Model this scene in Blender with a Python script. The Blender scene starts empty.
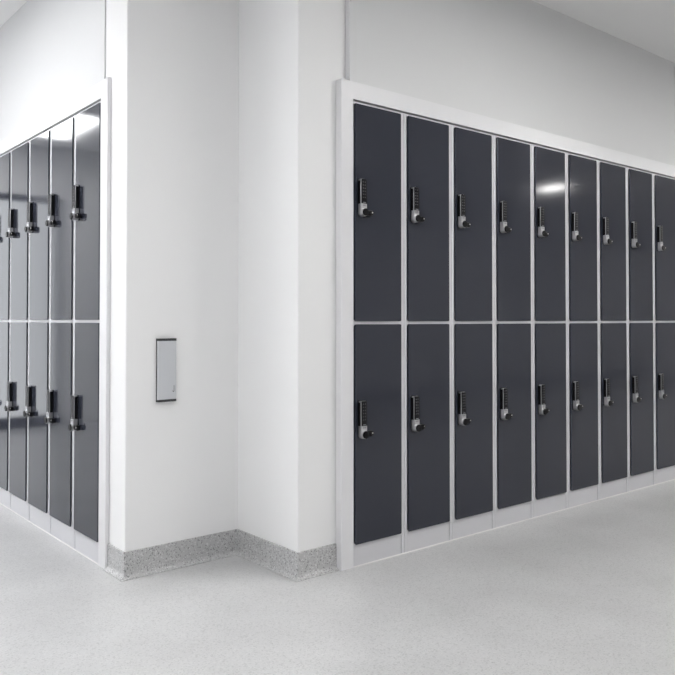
import bpy, bmesh, math
from mathutils import Vector, Matrix

scene = bpy.context.scene
COL = scene.collection

# ------------------------------------------------------------------ materials
def new_mat(name):
    m = bpy.data.materials.new(name)
    m.use_nodes = True
    nt = m.node_tree
    return m, nt, nt.nodes['Principled BSDF']

def noise_bump(nt, b, scale, strength, detail=2.0):
    tc = nt.nodes.new('ShaderNodeTexCoord')
    n = nt.nodes.new('ShaderNodeTexNoise')
    n.inputs['Scale'].default_value = scale
    n.inputs['Detail'].default_value = detail
    bp = nt.nodes.new('ShaderNodeBump')
    bp.inputs['Strength'].default_value = strength
    bp.inputs['Distance'].default_value = 0.002
    nt.links.new(tc.outputs['Object'], n.inputs['Vector'])
    nt.links.new(n.outputs['Fac'], bp.inputs['Height'])
    nt.links.new(bp.outputs['Normal'], b.inputs['Normal'])

def plain(name, col, rough, metal=0.0, ior=1.5, bump=None):
    m, nt, b = new_mat(name)
    b.inputs['Base Color'].default_value = (*col, 1)
    b.inputs['Roughness'].default_value = rough
    b.inputs['Metallic'].default_value = metal
    b.inputs['IOR'].default_value = ior
    if bump:
        noise_bump(nt, b, *bump)
    return m

M_wall = plain('painted_plaster', (0.84, 0.84, 0.84), 0.65, bump=(180, 0.10))
M_upper = plain('painted_bulkhead', (0.69, 0.695, 0.70), 0.7, bump=(160, 0.12))
M_ceil = plain('ceiling_paint', (0.82, 0.82, 0.82), 0.9)
M_trim = plain('white_lacquered_board', (0.74, 0.74, 0.755), 0.35)
M_frame = plain('light_grey_steel', (0.62, 0.62, 0.645), 0.35)
M_door = plain('anthracite_lacquer', (0.031, 0.034, 0.047), 0.09, ior=1.5, bump=(60, 0.015))
M_door.node_tree.nodes['Principled BSDF'].inputs['IOR'].default_value = 1.43
M_silver = plain('satin_zinc', (0.54, 0.54, 0.555), 0.30, metal=0.9)
M_black = plain('black_plastic', (0.006, 0.006, 0.007), 0.35)
M_key = plain('keypad_black', (0.009, 0.009, 0.011), 0.28)
M_dot = plain('key_print', (0.24, 0.24, 0.26), 0.5)
for _m in (M_black, M_key):
    _m.node_tree.nodes['Principled BSDF'].inputs['Specular IOR Level'].default_value = 0.15
M_alu = plain('silver_cover', (0.58, 0.595, 0.62), 0.4, metal=0.15)
M_cap = plain('charcoal_cap', (0.035, 0.037, 0.04), 0.45)
M_mark = plain('grey_print', (0.10, 0.10, 0.11), 0.6)
M_seal = plain('white_sealant', (0.72, 0.71, 0.70), 0.4)
M_darkjoint = plain('joint_filler', (0.10, 0.10, 0.10), 0.8)

def speckle(name, base, dark, light, rough, scale, soft=None):
    m, nt, b = new_mat(name)
    tc = nt.nodes.new('ShaderNodeTexCoord')
    v = nt.nodes.new('ShaderNodeTexVoronoi')
    v.inputs['Scale'].default_value = scale
    nt.links.new(tc.outputs['Object'], v.inputs['Vector'])
    sep = nt.nodes.new('ShaderNodeSeparateColor')
    nt.links.new(v.outputs['Color'], sep.inputs['Color'])
    r = nt.nodes.new('ShaderNodeValToRGB')
    r.color_ramp.interpolation = 'CONSTANT'
    e = r.color_ramp.elements
    e[0].position = 0.0; e[0].color = (*dark, 1)
    e[1].position = 0.12; e[1].color = (*base, 1)
    x = e.new(0.55); x.color = tuple(c * 1.05 for c in base) + (1,)
    x = e.new(0.88); x.color = (*light, 1)
    nt.links.new(sep.outputs['Red'], r.inputs['Fac'])
    out = r.outputs['Color']
    n = nt.nodes.new('ShaderNodeTexNoise')
    n.inputs['Scale'].default_value = 3.2
    n.inputs['Detail'].default_value = 5
    nt.links.new(tc.outputs['Object'], n.inputs['Vector'])
    mr = nt.nodes.new('ShaderNodeMapRange')
    mr.inputs['From Min'].default_value = 0.3; mr.inputs['From Max'].default_value = 0.7
    mr.inputs['To Min'].default_value = 0.94; mr.inputs['To Max'].default_value = 1.06
    nt.links.new(n.outputs['Fac'], mr.inputs['Value'])
    mx = nt.nodes.new('ShaderNodeMix'); mx.data_type = 'RGBA'; mx.blend_type = 'MULTIPLY'
    mx.inputs[0].default_value = 1.0
    nt.links.new(out, mx.inputs[6]); nt.links.new(mr.outputs['Result'], mx.inputs[7])
    out = mx.outputs[2]
    if soft:   # sparse dark scuffs with a shape of their own
        n2 = nt.nodes.new('ShaderNodeTexNoise')
        n2.inputs['Scale'].default_value = 80; n2.inputs['Detail'].default_value = 6
        nt.links.new(tc.outputs['Object'], n2.inputs['Vector'])
        r2 = nt.nodes.new('ShaderNodeValToRGB')
        r2.color_ramp.elements[0].position = 0.69; r2.color_ramp.elements[0].color = (1, 1, 1, 1)
        r2.color_ramp.elements[1].position = 0.75; r2.color_ramp.elements[1].color = (*soft, 1)
        nt.links.new(n2.outputs['Fac'], r2.inputs['Fac'])
        mx2 = nt.nodes.new('ShaderNodeMix'); mx2.data_type = 'RGBA'; mx2.blend_type = 'MULTIPLY'
        mx2.inputs[0].default_value = 1.0
        nt.links.new(out, mx2.inputs[6]); nt.links.new(r2.outputs['Color'], mx2.inputs[7])
        out = mx2.outputs[2]
        b.inputs['Roughness'].default_value = rough
    else:
        b.inputs['Roughness'].default_value = rough
    nt.links.new(out, b.inputs['Base Color'])
    return m

M_floor = speckle('polished_floor', (0.50, 0.50, 0.50), (0.42, 0.42, 0.42), (0.55, 0.55, 0.545), 0.30, 240, soft=(0.62, 0.62, 0.62))
M_base = speckle('grey_terrazzo', (0.45, 0.45, 0.45), (0.25, 0.25, 0.25), (0.60, 0.60, 0.60), 0.4, 240)

def emit(name, col, strength):
    m = bpy.data.materials.new(name); m.use_nodes = True
    nt = m.node_tree; nt.nodes.clear()
    o = nt.nodes.new('ShaderNodeOutputMaterial'); e = nt.nodes.new('ShaderNodeEmission')
    e.inputs['Color'].default_value = (*col, 1); e.inputs['Strength'].default_value = strength
    nt.links.new(e.outputs[0], o.inputs[0])
    return m

M_lamp = emit('lamp_diffuser', (1.0, 0.985, 0.965), 24.0)
M_lamp_soft = emit('soft_lamp_diffuser', (0.98, 0.985, 1.0), 10.5)
M_day = emit('daylit_frosted_glass', (0.94, 0.97, 1.0), 1.0)

# ------------------------------------------------------------------ mesh helpers
def add_box(bm, lo, hi, mat=0, bevel=0.0, seg=2):
    r = bmesh.ops.create_cube(bm, size=1.0)
    c = [(a + b) / 2 for a, b in zip(lo, hi)]; s = [b - a for a, b in zip(lo, hi)]
    for v in r['verts']:
        v.co = Vector((c[0] + v.co.x * s[0], c[1] + v.co.y * s[1], c[2] + v.co.z * s[2]))
    fs = {f for v in r['verts'] for f in v.link_faces}
    for f in fs: f.material_index = mat
    if bevel > 0:
        es = list({e for v in r['verts'] for e in v.link_edges})
        rb = bmesh.ops.bevel(bm, geom=es, offset=bevel, segments=seg, affect='EDGES', profile=0.5)
        for f in rb['faces']: f.material_index = mat

def add_prism(bm, outline, axis, a, b, mat=0, bevel=0.0):
    """outline: 2-D points; axis 'y' -> (x,z) outline swept along y from a to b; axis 'z' -> (x,y) outline."""
    def P(p, t): return (p[0], t, p[1]) if axis == 'y' else (p[0], p[1], t)
    v0 = [bm.verts.new(P(p, a)) for p in outline]
    v1 = [bm.verts.new(P(p, b)) for p in outline]
    n = len(outline); fs = []
    for i in range(n):
        fs.append(bm.faces.new((v0[i], v0[(i + 1) % n], v1[(i + 1) % n], v1[i])))
    fs.append(bm.faces.new(v0)); cap = bm.faces.new(v1); fs.append(cap)
    for f in fs: f.material_index = mat
    if bevel > 0:
        rb = bmesh.ops.bevel(bm, geom=list(cap.edges), offset=bevel, segments=2, affect='EDGES', profile=0.5)
        for f in rb['faces']: f.material_index = mat

def rounded(x0, z0, x1, z1, rbl, rbr, rtr, rtl, n=5):
    pts = []
    for cx, cz, r, a0 in ((x0, z0, rbl, 180), (x1, z0, rbr, 270), (x1, z1, rtr, 0), (x0, z1, rtl, 90)):
        ox = cx + (r if cx == x0 else -r); oz = cz + (r if cz == z0 else -r)
        if r <= 0: pts.append((cx, cz)); continue
        for k in range(n + 1):
            t = math.radians(a0 + 90 * k / n)
            pts.append((ox + r * math.cos(t), oz + r * math.sin(t)))
    return pts

def circle(cx, cz, r, n=28):
    return [(cx + r * math.cos(2 * math.pi * k / n), cz + r * math.sin(2 * math.pi * k / n)) for k in range(n)]

def obj(name, bm, mats, parent=None, kind=None, smooth=True):
    bmesh.ops.recalc_face_normals(bm, faces=bm.faces)
    me = bpy.data.meshes.new(name); bm.to_mesh(me); bm.free()
    for m in (mats if isinstance(mats, (list, tuple)) else [mats]): me.materials.append(m)
    if smooth:
        for p in me.polygons: p.use_smooth = True
        me.set_sharp_from_angle(angle=math.radians(21))
    o = bpy.data.objects.new(name, me); COL.objects.link(o)
    if parent: o.parent = parent
    if kind: o['kind'] = kind
    return o

def struct_box(name, lo, hi, m, bevel=0.0):
    bm = bmesh.new(); add_box(bm, lo, hi, 0, bevel)
    return obj(name, bm, m, kind='structure', smooth=False)

def empty(name, loc, rz, label, cat, group=None):
    o = bpy.data.objects.new(name, None); COL.objects.link(o)
    o.empty_display_size = 0.1
    o.location = loc; o.rotation_euler = (0, 0, rz)
    o['label'] = label; o['category'] = cat
    if group: o['group'] = group
    return o

# ------------------------------------------------------------------ layout (metres; camera above the world origin)
CAMZ = 0.988
YR = 2.310                 # front of the doors of the right-hand run (faces -y)
XL = 1.227                 # front of the doors of the left-hand run (faces -x)
X0 = 1.986                 # where the right-hand run starts
Y0 = 2.977                 # where the left-hand run starts
PITCH = 0.300
NR, NL = 9, 5
D0, D1 = 0.088, 1.861      # bottom of lower door, top of upper door
GAPH = 0.012
DH = (D1 - D0 - GAPH) / 2
DT = 0.006                 # door stands this far in front of the carcass
DEPTH = 0.50
TOP = 1.869
LZ = 1.006                 # the left-hand lockers are a touch taller
CEIL = 2.60
P1 = (1.243, 2.772); P2 = (1.748, 2.772); P3 = (1.748, 2.346)
XW, YS, XE, YN = -1.9, -2.6, 13.2, 7.2

# ------------------------------------------------------------------ lockers
def build_door(parent, z0):
    w0, w1 = 0.0203 - 0.15, 0.2792 - 0.15
    bm = bmesh.new()
    add_prism(bm, rounded(0, 0, w1 - w0, DH, .006, .006, .006, .006, 4), 'y', DT - 0.001, 0.0, 0, 0.0015)
    d = obj('door', bm, M_door, parent, smooth=False)
    d.location = (w0, 0, z0)
    return d

def build_lock(door):
    # lock housing: silver bow with deep black flanks, on a thin black foot plate
    bm = bmesh.new()
    add_prism(bm, rounded(.0135, .424, .0470, .5745, .010, .010, .008, .008), 'y', 0.0, -.0025, 1, .0008)
    add_box(bm, (.0158, -.0160, .470), (.0442, -.0022, .5675), 1)
    add_prism(bm, rounded(.0145, .462, .0455, .5735, 0, 0, .007, .007), 'y', -.0155, -.0190, 0, .0012)
    add_box(bm, (.0150, -.0180, .5665), (.0450, -.0022, .573), 0, .0025)
    add_prism(bm, rounded(.0145, .4225, .0455, .4735, .013, .013, 0, 0), 'y', -.0022, -.0215, 0, .0025)
    for k in range(3):
        add_box(bm, (.022, -.0219, .4690 - .0024 * k), (.038, -.0213, .4699 - .0024 * k), 2)
    obj('lock_body', bm, [M_silver, M_black, M_mark], door)
    bm = bmesh.new()
    add_prism(bm, rounded(.0165, .4740, .0447, .5728, .002, .002, .005, .004), 'y', -.0186, -.0212, 0, .0008)
    for r in range(6):
        for x in (.0245, .0355):
            add_prism(bm, circle(x, .561 - .0125 * r, .0017, 8), 'y', -.0210, -.0217, 1)
    add_box(bm, (.023, -.0216, .4772), (.039, -.0208, .4800), 1)
    obj('keypad', bm, [M_key, M_dot], door)
    bm = bmesh.new()
    add_prism(bm, circle(.0310, .4390, .0162), 'y', -.021, -.0275, 1, .001)
    add_prism(bm, circle(.0310, .4390, .0150), 'y', -.027, -.0325, 0, .0018)
    obj('lock_knob', bm, [M_black, M_silver], door)
    bm = bmesh.new()
    add_prism(bm, [(.0452, .431), (.064, .4285), (.078, .429), (.082, .433), (.082, .4455), (.078, .4495), (.064, .4505), (.0452, .448)],
              'y', -.006, -.0200, 0, .003)
    add_prism(bm, circle(.0755, .4415, .0026, 12), 'y', -.0195, -.0211, 1)
    add_prism(bm, circle(.060, .4395, .0052, 14), 'y', -.0195, -.0223, 0, .001)
    obj('lock_lever', bm, [M_black, M_seal], door)

def build_locker(loc, rz, label, group):
    t = empty('locker', loc, rz, label, 'locker', group)
    h = PITCH / 2 - 0.0005; y0 = DT
    bm = bmesh.new()
    for s in (-1, 1):
        a, b = sorted((s * h, s * (h - .0165)))
        add_box(bm, (a, y0, 0.0), (b, y0 + DEPTH, TOP), 0, .0012, 1)
    i = h - .016
    add_box(bm, (-i, y0, D1 - .004), (i, y0 + DEPTH, TOP - .0005))
    add_box(bm, (-i, y0, D0 - .006), (i, y0 + DEPTH, D0 + .008))
    mid = D0 + DH + GAPH / 2
    add_box(bm, (-i, y0 + .0005, mid - .012), (i, y0 + DEPTH, mid + .012))
    add_box(bm, (-i, y0 + DEPTH - .01, .02), (i, y0 + DEPTH - .002, TOP - .004))
    obj('carcass', bm, M_frame, t, smooth=False)
    bm = bmesh.new()
    add_box(bm, (-i + .0015, y0 + .0025, 0.0), (i - .0015, y0 + .018, D0 - .005), 0, .001, 1)
    obj('plinth', bm, M_frame, t, smooth=False)
    for z in (D0, D0 + DH + GAPH):
        build_lock(build_door(t, z))
    return t

def copy_thing(src, loc, rz, label, group):
    r = src.copy(); COL.objects.link(r)
    r.location = loc; r.rotation_euler = (0, 0, rz); r['label'] = label; r['group'] = group
    for ch in list(src.children):
        c = ch.copy(); COL.objects.link(c); c.parent = r
        for g in list(ch.children):
            d = g.copy(); COL.objects.link(d); d.parent = c
    return r

ORD = ['first', 'second', 'third', 'fourth', 'fifth', 'sixth', 'seventh', 'eighth', 'ninth']
proto = None
for k in range(NR):
    lab = {0: 'first dark grey two-door keypad locker of the long row, against the white pillar filler',
           4: 'fifth two-door keypad locker from the pillar in the long row, lamp glare on top',
           8: 'ninth and farthest dark grey two-door keypad locker of the long row'}.get(
        k, '%s dark grey two-door keypad locker from the white pillar in the long row' % ORD[k])
    loc = (X0 + PITCH * (k + .5), YR, 0); g = 'lockers in the long row right of the pillar'
    proto = build_locker(loc, 0, lab, g) if proto is None else proto
    if k: copy_thing(proto, loc, 0, lab, g)
for k in range(NL):
    lab = {0: 'first grey two-door keypad locker of the short row, against the pillar with lamp glare',
           4: 'fifth and farthest grey two-door keypad locker of the short row, cut by frame'}.get(
        k, '%s grey two-door keypad locker from the pillar in the short left-hand row' % ORD[k])
    copy_thing(proto, (XL, Y0 + PITCH * (k + .5), 0), -math.pi / 2, lab, 'lockers in the short row left of the pillar').scale = (1, 1, LZ)

XRE = X0 + NR * PITCH      # ends of the runs
YLE = Y0 + NL * PITCH

# ------------------------------------------------------------------ room shell
struct_box('floor', (XW - .2, YS - .2, -.12), (XE + .2, YN + .2, 0.0), M_floor)
struct_box('ceiling', (XW - .2, YS - .2, CEIL), (XE + .2, YN + .2, CEIL + .12), M_ceil)

def wall_poly(name, outline, z0, z1, m, round_at=()):
    bm = bmesh.new(); add_prism(bm, outline, 'z', z0, z1)
    bm.verts.ensure_lookup_table()
    if round_at:
        es = [e for e in bm.edges if abs(e.verts[0].co.z - e.verts[1].co.z) > .5 and
              any((e.verts[0].co.xy - Vector(p)).length < 1e-4 for p in round_at)]
        bmesh.ops.bevel(bm, geom=es, offset=.006, segments=4, affect='EDGES', profile=.5)
    return obj(name, bm, m, kind='structure', smooth=False)

# pillar corner with its notch
wall_poly('wall_center', [P1, (P2[0], P2[1]), P3, (X0 - .001, P3[1]), (X0 - .001, Y0 - .001), (P1[0], Y0 - .001)], 0, CEIL, M_wall, (P1, P3))
# bulkheads over the lockers and the walls where the runs end
UPR = YR + .010; UPL = XL + .010
wall_poly('wall_right', [(X0, UPR), (XRE + .001, UPR), (XRE + .001, UPR + .55), (X0, UPR + .55)], TOP + .010, CEIL, M_upper)
wall_poly('wall_left', [(UPL, Y0), (UPL, YLE + .001), (UPL + .55, YLE + .001), (UPL + .55, Y0)], TOP * LZ + .010, CEIL, M_upper)
wall_poly('wall_right_end', [(XRE + .002, UPR), (XE, UPR), (XE, UPR + .55), (XRE + .002, UPR + .55)], 0, CEIL, M_wall)
wall_poly('wall_left_end', [(UPL, YLE + .002), (UPL, YN), (UPL + .55, YN), (UPL + .55, YLE + .002)], 0, CEIL, M_wall)
struct_box('wall_east', (XE, YS, 0), (XE + .15, UPR + .55, CEIL), M_wall)
struct_box('wall_south', (XW - .15, YS - .15, 0), (XE + .15, YS, CEIL), M_wall)
struct_box('wall_west', (XW - .15, YS, 0), (XW, YN + .15, CEIL), M_wall)
# end wall of the left passage with a glazed daylight door
DX0, DX1, DZ = -0.15, 1.00, 2.13
bm = bmesh.new()
add_box(bm, (XW, YN, 0), (DX0, YN + .15, CEIL)); add_box(bm, (DX1, YN, 0), (UPL + .55, YN + .15, CEIL))
add_box(bm, (DX0, YN, DZ), (DX1, YN + .15, CEIL))
obj('wall_north', bm, M_wall, kind='structure')
bm = bmesh.new()
for a, b in (((DX0, YN + .02, 0), (DX0 + .06, YN + .09, DZ)), ((DX1 - .06, YN + .02, 0), (DX1, YN + .09, DZ)),
             ((DX0 + .06, YN + .02, DZ - .06), (DX1 - .06, YN + .09, DZ)), ((DX0 + .06, YN + .02, 0), (DX1 - .06, YN + .09, .10))):
    add_box(bm, a, b)
d1 = obj('door_1', bm, M_door, kind='structure')
bm = bmesh.new(); add_box(bm, (DX0 + .06, YN + .045, .10), (DX1 - .06, YN + .055, DZ - .06))
obj('door_glass', bm, M_day, d1)

# fillers and fascias
struct_box('trim_1', (1.934, YR, 0), (1.9975, P3[1] - .0005, TOP + .0775), M_trim, .0015)
struct_box('trim_2', (XL, 2.9195, 0), (P1[0] - .0005, 2.9890, TOP * LZ + .0775), M_trim, .0015)
struct_box('trim_3', (1.998, YR + .002, TOP + .007), (XRE, UPR - .0005, TOP + .0775), M_trim, .001)
struct_box('trim_4', (XL + .002, 2.9895, TOP * LZ + .008), (UPL - .0005, YLE, TOP * LZ + .0775), M_trim, .001)

# coved terrazzo base round the pillar
def sweep(name, path, prof, m, kind='structure'):
    """path: xy points; prof: (offset to the room side, z)"""
    pts = [Vector(p) for p in path]; n = len(pts); bm = bmesh.new(); rings = []
    for i, p in enumerate(pts):
        def nrm(a, b):
            d = (b - a).normalized(); return Vector((d.y, -d.x))
        if i == 0: mv = nrm(pts[0], pts[1])
        elif i == n - 1: mv = nrm(pts[-2], pts[-1])
        else:
            a, b = nrm(pts[i - 1], p), nrm(p, pts[i + 1]); mv = (a + b) / (1 + a.dot(b))
        rings.append([bm.verts.new((p.x + mv.x * o, p.y + mv.y * o, z)) for o, z in prof])
    k = len(prof)
    for r0, r1 in zip(rings, rings[1:]):
        for j in range(k):
            bm.faces.new((r0[j], r0[(j + 1) % k], r1[(j + 1) % k], r1[j]))
    bm.faces.new(rings[0]); bm.faces.new(rings[-1])
    return obj(name, bm, m, kind=kind)

cove = [(0.0005, 0.0), (0.0005, .102), (.005, .102), (.0065, .1005), (.0065, .022)]
for k in range(1, 6):
    t = math.radians(90 * k / 5)
    cove.append((.0065 + .018 * (1 - math.cos(t)), .022 - .020 * math.sin(t)))
cove.append((.0245, 0.0))
# walking P-left -> P1 -> P2 -> P3 -> filler, the room lies on the right-hand side
sweep('baseboard_center', [(P1[0], 2.9188), P1, P2, P3, (1.9333, P3[1])], cove, M_base)
# white sealant beads along the foot of the runs
def bead(name, a, b):
    sweep(name, [a, b], [(0, 0), (0, .0035), (.0015, .0032), (.0032, .0015), (.0035, 0)], M_seal)
bead('trim_5', (1.998, YR + DT - .0005), (XRE, YR + DT - .0005))
bead('trim_6', (XL + DT - .0005, YLE), (XL + DT - .0005, 2.9895))
# white skirting on the plain walls round about
struct_box('baseboard_south', (XW, YS, 0), (XE, YS + .012, .10), M_base)
struct_box('baseboard_west', (XW, YS + .012, 0), (XW + .012, YN, .10), M_base)

# ------------------------------------------------------------------ wall device on the pillar
DXC, DZ0, DW, DHT, DDP = 1.4095, 0.663, 0.082, 0.250, 0.016
dev = empty('wall_reader', (DXC, P1[1], DZ0), 0,
            'slim upright silver device with dark end caps mounted on the white pillar', 'wall device')
h = DW / 2
bm = bmesh.new()
add_box(bm, (-h + .0004, -.008, .004), (h - .002, 0, DHT - .004))
obj('back_plate', bm, M_cap, dev)
bm = bmesh.new()
prof = rounded(-h + .0008, -DDP, h - .0008, -.0082, .004, .004, 0, 0, 6)
add_prism(bm, prof, 'z', .0095, DHT - .0095)
cov = obj('cover', bm, M_alu, dev)
bm = bmesh.new()
mx, mz, my = h - .0125, .050, -DDP - .0004
add_box(bm, (mx, my, mz - .010), (mx + .0022, my + .0008, mz + .014))
add_box(bm, (mx - .0035, my, mz - .0125), (mx + .0012, my + .0008, mz - .0100))
add_box(bm, (mx - .0050, my, mz - .0105), (mx - .0030, my + .0008, mz - .0060))
obj('logo', bm, M_mark, cov)
capo = rounded(-h, -DDP - .0012, h, 0, .0045, .0045, 0, 0, 6)
for z0, z1 in ((0, .0095), (DHT - .0095, DHT)):
    bm = bmesh.new(); add_prism(bm, capo, 'z', z0, z1, 0, .0008)
    obj('end_cap', bm, M_cap, dev)

# ------------------------------------------------------------------ ceiling lights
def ceiling_light(loc, label, wx, wy, group, first={}):
    if group in first:
        return copy_thing(first[group], loc, 0, label, group)
    t = empty('ceiling_light', loc, 0, label, 'lamp', group)
    f = .02
    bm = bmesh.new()
    for a, b in (((-wx, -wy), (wx, -wy + f)), ((-wx, wy - f), (wx, wy)), ((-wx, -wy + f), (-wx + f, wy - f)), ((wx - f, -wy + f), (wx, wy - f))):
        add_box(bm, (a[0], a[1], -.03), (b[0], b[1], 0))
    obj('light_frame', bm, M_trim, t)
    bm = bmesh.new(); add_box(bm, (-wx + f + .001, -wy + f + .001, -.025), (wx - f - .001, wy - f - .001, -.012))
    obj('diffuser', bm, M_lamp_soft if 'short' in group else M_lamp, t)
    first[group] = t
for x in (0.8, 3.4, 7.86, 12.6):  # the farthest one is added, unseen, to brighten the far right end
    ceiling_light((x, -.80, CEIL), 'small white ceiling light above the passage along the long locker row', .14, .21, 'small lights over the long passage')
for y in (1.2, 3.6, 6.24):
    ceiling_light((0.22, y, CEIL), 'oblong white ceiling light above the passage beside the short locker row', .20, .46, 'oblong lights over the short passage')
for y in (2.0, 4.2, 6.2):  # column added out of view to brighten the left wall and floor
    ceiling_light((-1.0, y, CEIL), 'added unseen oblong fill light along the far side of the short passage', .16, .60, 'added fill lights on the far side of the short passage')
for x in (2.9, 5.4, 7.9, 10.4):  # row added out of view as extra light on the right-hand run
    ceiling_light((x, 0.95, CEIL), 'added unseen slim fill light running along the long locker row', .60, .09, 'added slim fill lights along the long row')

# ------------------------------------------------------------------ world, camera, view
w = bpy.data.worlds.new('world'); scene.world = w; w.use_nodes = True
w.node_tree.nodes['Background'].inputs['Color'].default_value = (0.9, 0.95, 1, 1)
w.node_tree.nodes['Background'].inputs['Strength'].default_value = 0.5

F = 763.0
PITCHUP = 1.0
cam = bpy.data.cameras.new('camera'); co = bpy.data.objects.new('camera', cam); COL.objects.link(co)
cam.sensor_width = 36; cam.lens = F / 675 * 36
co.location = (0, 0, CAMZ)
co.rotation_euler = (math.radians(90 + PITCHUP), 0, -math.atan2(.638, .770))
cam.shift_y = -((337.5 + F * math.tan(math.radians(PITCHUP))) - 319.5) / 675
cam.clip_start = .01
scene.camera = co
vs = scene.view_settings
scene.display_settings.display_device = 'sRGB'
vs.view_transform = 'Standard'; vs.look = 'None'; vs.gamma = 1.0; vs.use_curve_mapping = False
vs.exposure = 1.03
